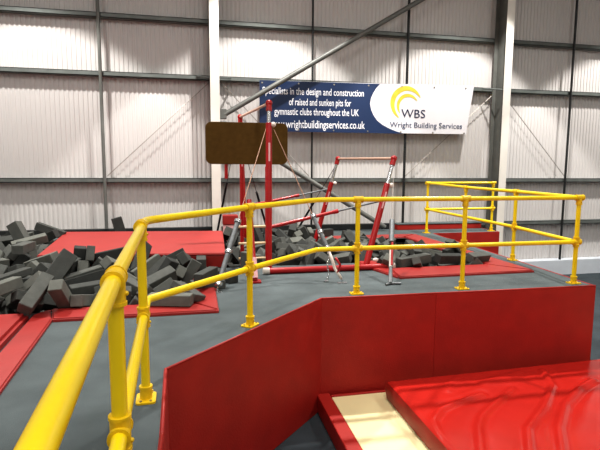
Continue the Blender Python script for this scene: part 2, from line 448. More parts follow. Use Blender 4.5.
def post(name, x, y, dirv, h):
    o = build('post', tube(NB(), [(0, 0, .012), (0, 0, h-.02)], TR_, 20), M['yellow'], smooth=True, auto=50)
    onr(o); o.location = (x-1.8, y-5.3, 0)
    d = Vector((*dirv, 0)).normalized(); an = math.atan2(d.y, d.x)
    # base flange: plate, socket, bolts
    bm = NB(); mt = Matrix.Rotation(an, 4, 'Z')
    pts = []
    for cx, cy, s in ((.055, .04, 0), (-.055, .04, 1), (-.055, -.04, 2), (.055, -.04, 3)):
        for q in range(5):
            aa = (s*90+q*22.5)*math.pi/180; pts.append((cx+.02*math.cos(aa), cy+.02*math.sin(aa)))
    prism(bm, pts, .001, .013)
    tube(bm, [(0, 0, .012), (0, 0, .02), (0, 0, .03), (0, 0, .085)], .037, 20)
    tube(bm, [(0, 0, .075), (0, 0, .092)], .041, 20)
    ball(bm, (.0, -.038, .055), .008)
    for v in bm.verts: v.co = mt @ v.co
    build('base_flange', bm, M['yellow_dark'], o, smooth=True, auto=40)
    bm = NB()
    for cx, cy in ((.055, .03), (-.055, .03), (-.055, -.03), (.055, -.03)):
        tube(bm, [(cx, cy, .013), (cx, cy, .02)], .008, 6)
    for v in bm.verts: v.co = mt @ v.co
    build('anchor_bolts', bm, M['bolt'], o)
    # clamps at the rails
    for zz, kind in ((h, 't'), (MZ, 'x')):
        bm = NB()
        tube(bm, [-d*.05+Vector((0, 0, zz)), d*.05+Vector((0, 0, zz))], .0355, 20)
        for s in (-1, 1): tube(bm, [d*s*.042+Vector((0, 0, zz)), d*s*.054+Vector((0, 0, zz))], .039, 20)
        a, b = (zz-.085, zz) if kind == 't' else (zz-.06, zz+.06)
        tube(bm, [(0, 0, a), (0, 0, b)], .0355, 20)
        tube(bm, [(0, 0, a-.004), (0, 0, a+.008)], .039, 20)
        if kind == 'x': tube(bm, [(0, 0, b-.008), (0, 0, b+.004)], .039, 20)
        nn = Vector((-d.y, d.x, 0))
        for s in (-1, 1): ball(bm, nn*s*.036+Vector((0, 0, zz-.05 if kind == 't' else zz-.035)), .009)
        build('rail_clamp', bm, M['yellow_dark'], o, smooth=True, auto=40)
    return o
dirs = dict(p0=(-.095, 2.4), p1=(-.07, 1.8), p2=(.83, .95), p3=(1, 0), p4=(1, 0), p5=(1, 0), p6=(.1, 1), p7=(.05, 1), p8=(1, .03), p9=(1, .03))
for kx, (x, y) in PO.items():
    post(kx, x, y, dirs[kx], H+(.03 if kx in ('p8', 'p9') else -.02 if kx == 'p0' else 0))

# ------------------------------------------------------------------ uneven bars
ub = empty('uneven_bars', (1.8, 7, 0), 'red framed uneven bars standing at the edge of the foam pit', 'gymnastics bars')
def onu(o): o.location = Vector(o.location)-Vector(ub.location); o.parent = ub; return o
def onu0(o): o.parent = ub; o.location = -Vector(ub.location); return o
def upright(foot, head, zsplit):
    """red outer tube, chrome inner tube, red head casting"""
    foot = Vector(foot); head = Vector(head); s = (zsplit-foot.z)/(head.z-foot.z)
    mid = foot.lerp(head, s); capb = head+(foot-head).normalized()*.11
    o = onu0(build('upright', tube(NB(), [foot, mid], .045, 16), M['red_paint'], smooth=True, auto=40))
    build('inner_tube', tube(NB(), [mid+(foot-mid).normalized()*.02, capb], .028, 14), M['chrome'], o, smooth=True, auto=40)
    bm = NB(); tube(bm, [capb, head+(head-foot).normalized()*.03], .042, 14); ball(bm, head, .05)
    build('head_casting', bm, M['red_paint'], o, smooth=True, auto=40)
    bm = NB(); ball(bm, mid+Vector((.06, -.02, -.02)), .038, 1, 1.2, 1); tube(bm, [mid+Vector((.0, -.0, -.02)), mid+Vector((.06, -.02, -.02))], .015, 8)
    build('locking_knob', bm, M['white_plastic'], o, smooth=True)
    ax = (mid-foot).normalized(); c = foot.lerp(mid, .80)+Vector((0, -.0462, .046*ax.x*0)); sd = Vector((.013, 0, 0))
    bm = NB(); bm.faces.new([bm.verts.new(c+v) for v in (-sd-ax*.13, sd-ax*.13, sd+ax*.13, -sd+ax*.13)])
    build('label_strip', bm, M['pink'], o)
    return o
HN = Vector((1.04, 7, 2.36)); HF = Vector((.82, 9.1, 2.37)); LN = Vector((2.95, 7, 1.60)); LF = Vector((2.69, 9.1, 1.63))
upright((.985, 6.68, .05), HN, 2.08); upright((.90, 9.1, -.34), HF, 1.95)
upright((2.42, 6.66, .05), LN, 1.22); upright((2.15, 9.1, -.34), LF, 1.18)
onu0(build('high_bar', tube(NB(), [HN, HF], .021, 14), M['wood_rail'], smooth=True, auto=40))
onu0(build('low_bar', tube(NB(), [LN, LF], .021, 14), M['wood_rail'], smooth=True, auto=40))
def spreader(p, q, s):
    m_ = along(p, q, s)
    o = onu0(build('spreader_tube', tube(NB(), [p, m_], .026, 12), M['red_paint'], smooth=True, auto=40))
    build('inner_tube', tube(NB(), [along(p, q, s-.03), q], .015, 10), M['strap'], o, smooth=True, auto=40)
    build('slide_clamp', tube(NB(), [along(p, q, s-.03), along(p, q, s+.01)], .032, 12), M['red_paint'], o, smooth=True, auto=40)
spreader((1.02, 6.90, .60), (2.79, 6.98, .97), .58)
spreader((.85, 9.1, .72), (2.56, 9.1, 1.06), .62)
o = onu0(build('base_beam', tube(NB(), [(.97, 6.52, .045), (2.70, 6.52, .045)], .042, 16), M['red_paint'], smooth=True, auto=40))
for a, b in ((.88, .97), (2.70, 2.80)):
    build('end_cap', tube(NB(), [(a, 6.52, .048), (b, 6.52, .048)], .047, 16), M['white_plastic'], o, smooth=True, auto=40)
o = onu0(build('foot_pad', ball(NB(), (2.54, 6.60, .13), .03, 1.4, 1, 1), M['white_plastic'], smooth=True))
o = onu0(build('foot_pad', ball(NB(), (2.36, 9.04, .15), .05, 1.2, 1, 1), M['white_plastic'], smooth=True))
# guy cables of the near uprights: thin cable above, tensioner below
def guy(p, q, s0, s1, name='guy_cable', strapw=.026, chain=False, lever=False, black=False):
    p = Vector(p); q = Vector(q)
    o = onu0(build(name, tube(NB(), [p, q], .006, 6), M['black_strap'] if black else M['brass_wire']))
    build('tensioner', tube(NB(), fillet([along(p, q, s0), along(p, q, s1)], .01), strapw, 10), M['black_strap'] if black else M['strap'], o, smooth=True, auto=40)
    if not black:
        for s in (s0, (s0+s1)/2, s1):
            build('ferrule', tube(NB(), [along(p, q, s-.008), along(p, q, s+.008)], strapw*1.5, 10), M['chrome'], o, smooth=True, auto=40)
        f = q
        bm = NB(); box(bm, f.x-.06, f.x+.06, f.y-.03, f.y+.03, .001, .012, .003); tube(bm, [(f.x, f.y, .01), (f.x, f.y, .05)], .016, 8)
        build('floor_anchor', bm, M['chrome'], o)
    return o
c1 = guy((.99, 6.95, 2.00), (.22, 5.66, .03), .62, .97, strapw=.031)
c2 = guy((1.10, 6.95, 2.00), (1.80, 5.82, .03), .60, .80, strapw=.028)
build('lever', tube(NB(), fillet([along((1.10, 6.95, 2.0), (1.80, 5.82, .03), .80), (1.70, 5.95, .28), (1.73, 5.92, .17), (1.79, 5.84, .06)], .04), .020, 10), M['white_plastic'], c2, smooth=True)
build('release_handle', tube(NB(), [(1.73, 5.90, .32), (1.79, 5.88, .22), (1.75, 5.88, .12)], .014, 8), M['red_paint'], c2, smooth=True)
bm = NB()                                             # hanging chain
for i in range(11):
    z = .38-i*.034; mt = Matrix.Translation((1.64+.01*math.sin(i), 5.93, z)) @ Matrix.Rotation(R(90*(i % 2)), 4, 'Z') @ Matrix.Rotation(R(90), 4, 'X')
    vs0 = len(bm.verts); pts = [(.010*math.cos(a), .022*math.sin(a), 0) for a in [2*math.pi*t/8 for t in range(9)]]
    tube(bm, [mt @ Vector(p) for p in pts], .0045, 5, caps=False)
ball(bm, (1.62, 5.93, .012), .03, 1, 1, .35)
build('chain', bm, M['chrome'], c2, smooth=True)
c3 = guy((2.93, 6.95, 1.30), (2.36, 5.62, .03), .20, .60, strapw=.0, name='guy_cable') if False else None
p3, q3 = Vector((2.92, 6.93, 1.30)), Vector((2.37, 5.63, .04))
c3 = onu0(build('guy_cable', tube(NB(), [p3, q3], .006, 6), M['wire']))
build('tensioner', tube(NB(), [along(p3, q3, .45), along(p3, q3, .66)], .036, 12), M['strap'], c3, smooth=True, auto=40)
build('lever', tube(NB(), [along(p3, q3, .70), along(p3, q3, .88)], .024, 10), M['white_plastic'], c3, smooth=True, auto=40)
build('release_handle', tube(NB(), [along(p3, q3, .66)+Vector((0, -.03, 0)), along(p3, q3, .86)+Vector((.0, -.03, 0))], .016, 10), M['red_paint'], c3, smooth=True, auto=40)
bm = NB(); tube(bm, [along(p3, q3, .86), q3+Vector((0, 0, -.02))], .020, 8, r1=.03); tube(bm, [q3+Vector((0, 0, -.02)), q3+Vector((.13, -.03, -.022))], .016, 8); tube(bm, [q3+Vector((0, 0, -.02)), q3+Vector((-.08, -.05, -.022))], .014, 8)
build('floor_anchor', bm, M['strap'], c3, smooth=True, auto=40)
# red tensioner post with pale sleeve beside the ladder
o = onu0(build('tension_post', tube(NB(), [(.715, 6.06, .03), (.70, 6.55, 1.02)], .034, 12), M['red_paint'], smooth=True, auto=40))
build('sleeve', tube(NB(), [(.7155, 6.05, .06), (.712, 6.17, .30)], .040, 12), M['pink'], o, smooth=True, auto=40)
bm = NB(); box(bm, .65, .79, 6.0, 6.12, .001, .03, .005); build('foot_plate', bm, M['red_paint'], o)
# black straps of the far uprights running back to the wall line
for p, q in (((.80, 9.15, 2.30), (.42, 10.4, .03)), ((.86, 9.15, 1.9), (1.52, 10.3, .03)), ((2.66, 9.15, 1.5), (2.10, 10.3, .03))):
    guy(p, q, .5, .97, black=True, strapw=.022)

# ------------------------------------------------------------------ spotting ladder and brown board
ld = empty('spotting_ladder', (.80, 7.22, 0), 'red ladder with pale wooden rungs beside the near high bar upright', 'ladder')
def onl(o): o.parent = ld; o.location = -Vector(ld.location); return o
for x in (.665, 1.04):
    onl(build('stile', tube(NB(), [(x, 7.22, -.35), (x+.0, 7.22, 1.47)], .028, 14), M['red_paint'], smooth=True, auto=40))
for z in (.10, .33, .58):
    onl(build('rung', tube(NB(), [(.61, 7.20, z), (1.03, 7.20, z)], .020, 12), M['rung'], smooth=True, auto=40))
bd = empty('brown_board', (.80, 7.75, 1.5), 'brown carpeted board with rounded corners held up behind the high bar', 'board')
def rrect(x0, x1, z0, z1, r, y0, y1):
    pts = []
    for cx, cz, s in ((x1-r, z1-r, 0), (x0+r, z1-r, 1), (x0+r, z0+r, 2), (x1-r, z0+r, 3)):
        for q in range(7):
            a = (s*90+q*15)*math.pi/180; pts.append((cx+r*math.cos(a), cz+r*math.sin(a)))
    return xz(NB(), pts, y0, y1-y0)
def onb(o): o.parent = bd; o.location = -Vector(bd.location); return o
k2 = 7.75/8.2
X = lambda x: x*k2
Zc = lambda z: 1.456+(z-1.456)*k2
onb(build('board_panel', rrect(X(.18), X(1.525), Zc(1.515), Zc(2.185), .09, 7.72, 7.75), M['board']))
onb(build('edge_band', rrect(X(.172), X(1.533), Zc(1.507), Zc(2.193), .095, 7.735, 7.745), M['board_edge']))
onb(build('support_tube', tube(NB(), [(X(.505), 7.79, Zc(1.27)), (X(.505), 7.79, Zc(2.05))], .026, 12), M['red_paint'], smooth=True, auto=40))
onb(build('support_tube', tube(NB(), [(X(1.2), 7.79, Zc(1.55)), (X(1.2), 7.79, Zc(2.05))], .026, 12), M['red_paint'], smooth=True, auto=40))
onb(build('cross_bracket', tube(NB(), [(X(.45), 7.80, Zc(1.75)), (X(1.3), 7.80, Zc(1.75))], .022, 10), M['red_paint'], smooth=True, auto=40))

# small red tub at the foot of the column
tb = empty('storage_tub', (.70, 10.32, 0), 'small red tub with a pale band at the foot of the column', 'tub')
bm = NB(); box(bm, -.16, .16, -.12, .12, .26, .46, .015); build('tub_lid', bm, M['red_pad'], tb)
bm = NB(); box(bm, -.15, .15, -.11, .11, 0, .258, .015); build('tub_body', bm, M['pink'], tb)

# ------------------------------------------------------------------ foam blocks
FOAM = [(438,142,126,-1535,5057,231,397,460,-243,-756),(451,133,130,-1328,5192,140,599,-280,-318,-680),(450,133,116,-276,5081,98,991,0,0,-130),
(411,152,138,-443,5799,141,817,-494,-275,115),(440,138,122,-1179,5772,88,214,9,55,-975),(527,134,114,-1921,5123,263,478,71,-18,-875),
(565,132,107,-1575,5365,75,102,345,-895,264),(539,140,119,-1302,5963,136,49,128,-112,-984),(428,122,115,-1177,5348,61,453,-590,-407,530),
(387,147,122,-2292,7152,361,0,738,675,0),(475,150,121,-1714,5416,174,270,218,859,-376),(497,135,107,-131,6123,78,596,-637,-380,-306),
(345,232,80,-2006,5874,245,938,-30,-117,325),(461,144,114,102,5792,170,595,-595,-382,382),(475,125,117,-2438,7883,337,145,-961,-223,-76),
(350,194,82,-100,5282,124,909,-94,214,-346),(434,137,118,-1331,6151,147,737,-644,-198,53),(393,206,93,-1097,6720,264,55,90,699,-707),
(472,131,136,-2439,8972,368,680,-708,147,119),(547,123,111,-1918,6605,270,934,59,-176,-304),(391,128,117,-617,6285,216,20,945,194,263),
(460,158,138,1711,7275,70,30,-857,-292,-424),(410,152,114,-139,6376,259,729,252,396,499),(472,145,136,-1510,6697,192,462,607,-432,480),
(377,139,113,-427,5638,42,280,-180,912,-240),(304,192,97,-1348,6617,322,428,-664,363,-495),(429,140,115,-400,5994,162,208,-429,361,802),
(418,120,123,-675,5549,122,896,7,65,-439),(465,128,129,-1010,6400,206,167,-800,-460,349),(378,138,110,-469,6095,197,876,288,-333,198),
(457,144,118,-711,6562,276,391,-512,765,-11),(479,151,130,2165,7342,5,944,111,-155,-268),(478,128,131,-2501,7431,37,903,32,-423,68),
(478,132,127,1997,7161,-5,97,-282,-310,-903),(368,129,116,-2573,7519,242,182,501,760,373),(394,143,119,-266,6123,111,791,252,-412,-376),
(346,212,85,-1922,5416,-107,339,666,-389,-539),(387,159,117,-1763,6184,225,660,215,-372,-616),(550,122,108,1566,7884,130,25,-54,-197,-979),
(428,138,132,3517,7439,120,695,66,146,-701),(439,158,118,1118,8970,174,543,154,-781,269),(505,127,124,-1404,6398,33,403,-592,-591,-371),
(489,136,111,-2436,8659,275,306,-4,645,700),(369,142,126,54,6521,200,501,501,499,499),(392,140,138,1782,9014,298,768,175,-32,615),
(482,137,123,1558,7535,32,160,573,515,616),(436,136,124,-2937,8602,263,957,270,-93,-60),(421,140,132,336,6250,66,471,0,0,882),
(475,155,138,2703,6619,5,704,-71,471,528),(449,127,134,2691,8074,165,804,-181,489,-287),(380,221,98,122,5881,49,990,0,0,140),
(313,218,74,-1526,6456,201,546,392,-439,-597),(477,114,118,3209,6584,17,471,-159,-259,-828),(474,158,132,562,8952,243,273,-634,534,-489),
(389,146,128,716,7050,34,682,-186,682,186),(393,197,71,-1650,5230,57,527,-156,237,801),(362,226,80,4124,7120,170,920,-21,391,9),
(384,154,139,1114,8142,91,684,716,-32,140),(442,147,135,2584,9709,114,167,167,-687,-687),(466,131,126,2002,8763,158,869,-1,494,9),
(388,152,123,1600,8908,167,804,-83,276,-521),(554,138,123,-2369,6739,80,173,932,-291,133),(416,145,116,-350,6554,253,85,971,68,212),
(412,126,113,-2358,7740,150,666,80,-722,169),(461,155,137,-774,5386,-58,95,-723,15,-684),(396,133,135,-2008,6294,146,689,609,-298,256),
(469,160,135,-2345,6205,118,311,-684,-654,-89),(466,151,125,1536,7857,17,234,-94,-182,-950),(488,117,110,3997,7860,-13,211,104,89,968),
(386,144,138,717,7864,-39,467,-737,461,161),(481,120,118,-2774,7260,126,150,-166,726,-651),(467,144,137,4027,6595,-84,174,-384,74,904),
(540,110,102,2584,7146,90,307,-797,-123,-506),(390,149,138,1357,7318,3,181,-124,-51,-974),(377,153,136,1421,8036,88,603,132,-679,397),
(406,128,110,-716,5256,-96,328,-304,608,656),(432,130,130,1718,8417,141,813,-441,-163,344),(461,156,121,4013,7117,-59,589,492,508,-392),
(466,137,111,2152,7481,91,160,-135,-827,523),(387,134,128,-1312,6595,108,640,640,-271,329),(489,116,130,612,8656,145,732,-359,-453,361),
(375,142,127,2231,7608,97,841,183,-450,-238),(323,214,88,2208,9334,128,437,565,428,553),(400,203,92,2284,8570,87,972,-17,-222,-73),
(473,135,111,1815,8780,144,622,-345,40,702),(442,126,124,1081,7802,-3,605,450,-223,-619),(474,150,137,3403,6881,-14,120,-50,756,641),
(451,152,132,1448,9336,199,252,-894,-282,241),(399,121,133,-461,5362,20,873,-114,383,278),(466,138,133,666,7205,-69,131,-57,24,-989),
(361,144,128,3219,7493,-74,651,499,-66,568),(460,137,140,3009,7716,-43,795,-534,-159,240),(397,188,86,3134,7563,-106,761,238,443,-410),
(480,121,100,3526,7588,40,922,182,8,343),(527,136,102,3240,7988,83,269,-130,821,-487),(414,137,121,1971,8473,109,430,255,-390,-774),
(390,144,111,1857,8094,58,476,76,-466,742),(406,128,116,2546,7383,107,450,360,-189,795),(508,115,103,1565,7272,159,748,179,195,609),
(410,142,125,3488,8538,-18,581,616,96,-523),(440,156,137,925,8772,74,258,-4,-707,-659),(387,159,120,3846,6874,-108,691,-691,-151,151),
(401,125,117,-2312,8279,44,557,-349,-323,-681),(367,236,97,3032,6701,8,853,328,-15,407),(371,126,114,631,8112,-112,223,-470,124,845),
(442,148,124,-995,5561,-63,573,-226,-778,126),(301,211,71,-3056,8355,182,319,-731,-520,305),(471,129,140,1029,7223,-57,790,186,-508,288),
(367,156,131,928,7658,-116,557,-436,-557,-436),(465,116,106,-826,6148,107,403,218,261,849),(436,148,139,2413,8420,6,350,108,854,369),
(472,143,129,738,7623,-64,618,345,-616,347),(474,152,127,1416,8279,92,55,-416,-735,532),(422,143,123,-1789,5755,34,71,-733,104,669),
(452,136,113,-2089,5447,241,323,446,-834,32),(549,112,122,3810,8110,-35,283,265,894,-224),(469,147,129,2604,7611,135,978,187,-17,-95),
(428,136,118,2611,7501,4,913,350,207,34),(393,134,133,-2870,7700,134,750,-483,-3,-452),(437,141,116,2037,8032,97,784,-103,169,-588),
(430,154,129,2559,8529,63,7,-293,-731,616),(337,226,99,2136,8409,3,767,537,-329,120),(452,125,140,-2322,8147,-32,64,774,378,-504),
(393,135,123,2924,7748,101,973,-92,-89,-193),(368,237,84,-2927,9041,269,996,5,-73,56),(478,152,124,3313,9247,7,572,703,416,-76),
(443,160,122,503,8460,-153,765,194,-291,-541),(391,151,120,-2675,7871,49,546,275,-440,-658),(569,114,114,-2074,5368,-47,655,-527,-96,-534),
(488,130,100,3574,6610,-121,105,-195,-456,-862),(413,136,116,1461,8622,128,149,973,-105,-141),(397,152,135,805,8576,13,128,174,95,-972),
(565,127,110,2893,6722,-66,886,239,225,-329),(445,158,132,1176,8110,-80,305,-889,-342,-10),(447,126,134,-3046,9322,183,677,669,267,-152),
(382,123,118,2853,9129,32,201,-769,-289,-534),(446,129,135,-1531,5673,-94,719,431,503,209),(363,124,139,3095,8879,37,850,3,15,-526),
(398,154,140,-2423,8938,77,112,-65,963,236),(406,121,136,-997,5363,-78,86,-711,370,592),(451,157,129,-2544,8428,50,413,863,-237,167),
(430,133,126,2761,8244,180,852,28,309,-423),(420,126,119,3197,9002,-90,673,218,-673,218),(375,146,116,3040,8588,-25,19,637,639,-431),
(465,157,128,752,8381,-78,907,-54,308,283),(464,147,119,-952,6686,112,59,82,658,-746),(394,130,131,-1441,5406,-173,983,11,169,-64),
(559,134,128,-2514,7749,98,280,719,-452,448),(461,157,116,3198,8133,-6,662,-365,557,-345),(404,154,134,1996,9053,149,692,-11,-560,455),
(396,215,100,4098,6921,-102,707,-19,707,19),(413,235,75,-385,6251,148,25,-322,78,943),(406,129,131,703,8856,17,221,-722,617,225),
(321,239,86,-815,5612,34,747,-2,58,-662),(476,152,117,3709,7209,0,727,-393,-227,515),(376,159,132,-835,6522,-4,730,325,460,386),
(429,150,115,580,8987,-103,146,603,495,608),(402,231,73,-2121,5526,89,543,39,301,783),(408,158,136,3396,7733,-67,912,358,-76,185),
(445,135,133,2335,8313,-96,287,612,691,-254),(440,140,111,1379,9193,72,672,498,476,271),(387,149,136,1899,9343,218,140,756,535,351),
(426,151,133,-1145,5523,-120,753,-45,52,654),(475,137,128,-2696,9393,132,872,322,-119,-348),(453,158,113,2944,7167,-132,53,-182,276,942),
(429,129,123,546,7335,-153,186,-511,-833,-106),(320,230,91,3681,8527,-33,251,-838,-400,272),(396,149,132,2786,7255,-57,289,197,-680,-644),
(441,129,117,78,6472,64,522,-522,477,-477),(369,129,125,1634,9142,104,941,-232,-115,-220),(402,137,121,1780,9799,100,0,59,998,0),
(423,133,130,-2037,6079,136,969,-8,14,-245),(385,159,134,452,9370,104,739,21,20,-673),(492,138,112,1205,9168,-54,703,78,-703,78),
(406,129,134,2362,9784,107,299,0,0,-954),(434,127,124,-2834,7558,44,102,-92,-433,891),(474,124,122,-298,6579,87,169,3,563,-809),
(498,137,109,692,9466,183,459,-720,-338,395),(378,145,123,-1770,5390,-146,642,104,-236,722),(424,132,113,-2087,5722,96,84,276,841,457),
(405,141,118,2535,9059,-83,23,-356,90,930),(410,153,136,918,9218,197,34,-328,-626,706),(389,121,128,1476,8842,84,955,100,270,71),
(490,112,119,2535,9284,-89,117,251,153,949),(475,144,118,-2666,8878,157,355,-111,781,-502),(456,128,133,-1311,5738,-146,682,-171,-106,-703),
(472,138,121,3467,9177,-25,684,647,244,234),(468,130,114,1783,7448,-22,891,-83,-181,-408),(471,128,111,431,8102,-134,339,-592,-397,614),
(367,156,138,-2594,8524,141,246,-48,-423,-871),(567,114,118,-1991,5799,-113,448,-1,-18,-894),(361,136,133,1243,8737,26,412,169,-582,-680),
(430,132,139,881,8007,-8,425,459,460,630),(478,138,123,-3310,9778,190,965,-6,-191,-180),(478,140,125,1809,9217,10,78,756,-488,-429),
(564,114,124,1123,9283,-49,259,390,115,-876),(350,207,96,-286,5609,-6,132,-426,70,892),(380,131,136,3470,7054,-66,84,291,-255,918),
(435,160,120,3736,7207,-172,612,-209,-104,756),(454,141,127,1905,7632,-3,342,878,272,-194),(389,159,133,2992,7458,-92,420,-267,159,853),
(361,231,73,-2531,9381,-20,188,180,668,-697),(455,129,117,-787,5836,102,92,-325,114,-934),(399,124,116,-2750,8022,82,405,-278,806,-330),
(373,238,86,-3567,9637,170,398,213,8,892),(393,157,112,-2858,8438,-37,338,336,-842,-254),(408,137,120,3371,7937,10,804,299,303,416),
(405,215,76,2554,7509,-186,554,-381,-420,610),(445,152,131,-2486,7945,56,644,-355,460,497),(383,202,80,-2250,5893,-79,862,-420,189,-213),
(391,133,121,2406,7752,34,490,745,-280,-355),(447,148,137,-1689,6277,86,415,-416,-106,802),(402,139,131,-2888,8700,177,56,304,-494,-813),
(477,130,124,-2214,5169,195,28,216,-538,-814),(380,131,119,-2389,5360,177,103,71,703,-700),(498,134,109,-3181,8289,174,296,432,46,851),
(436,154,116,-2760,9019,161,892,214,32,397),(377,147,129,-3954,8820,152,727,530,433,-55),(415,134,133,-4268,8873,146,496,-777,-204,330),
(572,135,116,-3518,8940,139,696,-212,-426,537),(390,121,113,-3122,8526,122,353,864,107,-344),(367,219,79,-4348,9340,115,834,-375,-370,166),
(424,143,114,-2321,9496,111,385,-385,-593,593),(428,146,139,-3107,9726,109,779,0,0,627),(335,220,90,-609,6389,109,220,424,867,145),
(367,137,135,-2811,5088,108,374,0,0,-927),(470,123,116,-3036,7951,106,185,-493,653,-544),(500,116,128,1991,9416,105,693,72,-74,714),
(463,130,128,-3794,9518,105,396,-396,586,-586),(458,134,117,-2206,10036,99,0,-509,861,0),(392,147,117,200,9834,98,954,0,0,301),
(377,129,132,-2446,5840,98,160,-730,-649,-142),(538,115,126,-4072,9524,97,335,335,-622,-623),(519,111,102,1030,9706,95,558,558,-435,-435),
(501,116,104,-2464,10049,92,726,0,0,688),(328,201,83,1438,9668,82,0,942,-336,0),(329,206,90,-3098,8852,81,928,-364,63,48),
(382,120,132,-559,6680,75,421,23,907,-10),(305,237,79,-3393,9033,73,831,260,-423,250),(396,153,112,2856,8503,72,557,344,-595,-466),
(424,142,116,-1833,6469,72,532,216,-328,-750),(396,147,127,-2076,5916,65,920,0,-252,-299),(412,130,124,-2750,6785,64,604,-343,358,-624),
(446,152,117,-2699,8639,64,265,17,-247,-932),(468,137,103,-1619,6511,62,404,98,-907,-72),(427,138,133,-4027,8615,55,560,-459,478,497),
(374,127,123,-1061,6302,52,837,166,65,-518),(380,155,111,-3481,8122,50,248,172,-544,-783),(419,183,91,-3720,8118,50,678,-678,-199,199),
(395,239,90,-3008,6248,50,101,-936,300,154),(465,152,120,1043,9223,47,534,570,48,622),(456,150,123,-3093,9046,46,838,337,227,-364),
(519,112,120,-2896,9033,46,425,53,-386,817),(384,146,136,-3239,8300,44,580,18,-502,641),(371,123,124,-3225,7260,43,764,101,99,-630),
(413,139,130,-2843,5884,35,24,798,-564,-210),(425,137,118,-3675,9192,33,729,312,-354,-496),(400,205,83,-3347,9157,31,620,238,-328,672),
(314,233,81,2547,8098,30,699,-97,-84,703),(378,124,129,-3187,9318,29,581,247,-296,717),(436,121,116,-2574,9118,29,971,-190,-139,51),
(366,146,129,-2269,6374,25,145,611,686,368),(537,123,119,-2667,6492,24,58,16,424,-904),(381,124,126,-3667,8353,23,14,3,-975,220),
(466,126,134,-2744,9238,23,208,320,-638,669),(301,184,87,-3568,8513,22,849,408,-120,315),(468,135,127,-4435,8925,17,491,-509,478,-521),
(377,126,110,-3869,9185,16,774,-380,36,-505),(471,121,131,-2714,6294,14,663,-282,194,665),(513,132,108,-2434,5438,13,95,0,0,-995),
(531,138,121,-2856,5540,13,31,-353,524,775),(387,133,124,-189,6385,12,32,-312,-11,950),(466,121,123,-2755,8133,12,36,-351,869,347),
(389,126,116,1522,9021,11,172,-178,467,-849),(412,150,125,-2849,7051,11,99,211,-656,718),(390,143,123,-1187,6281,10,598,-580,283,-475),
(537,128,120,-3246,6113,9,227,54,-972,12),(455,128,124,-927,6052,8,668,70,678,299),(464,140,139,-3447,7742,5,185,878,-194,396),
(542,125,116,-1859,5972,4,573,548,434,428),(475,147,116,-4183,9158,4,363,-101,264,888),(447,122,124,2944,8080,4,144,616,-730,-258),
(370,138,114,-3740,7361,-4,304,-526,-794,15),(465,152,111,-1251,5995,-5,595,31,-48,802),(361,131,129,-1518,5773,-6,763,-268,-114,-577)]
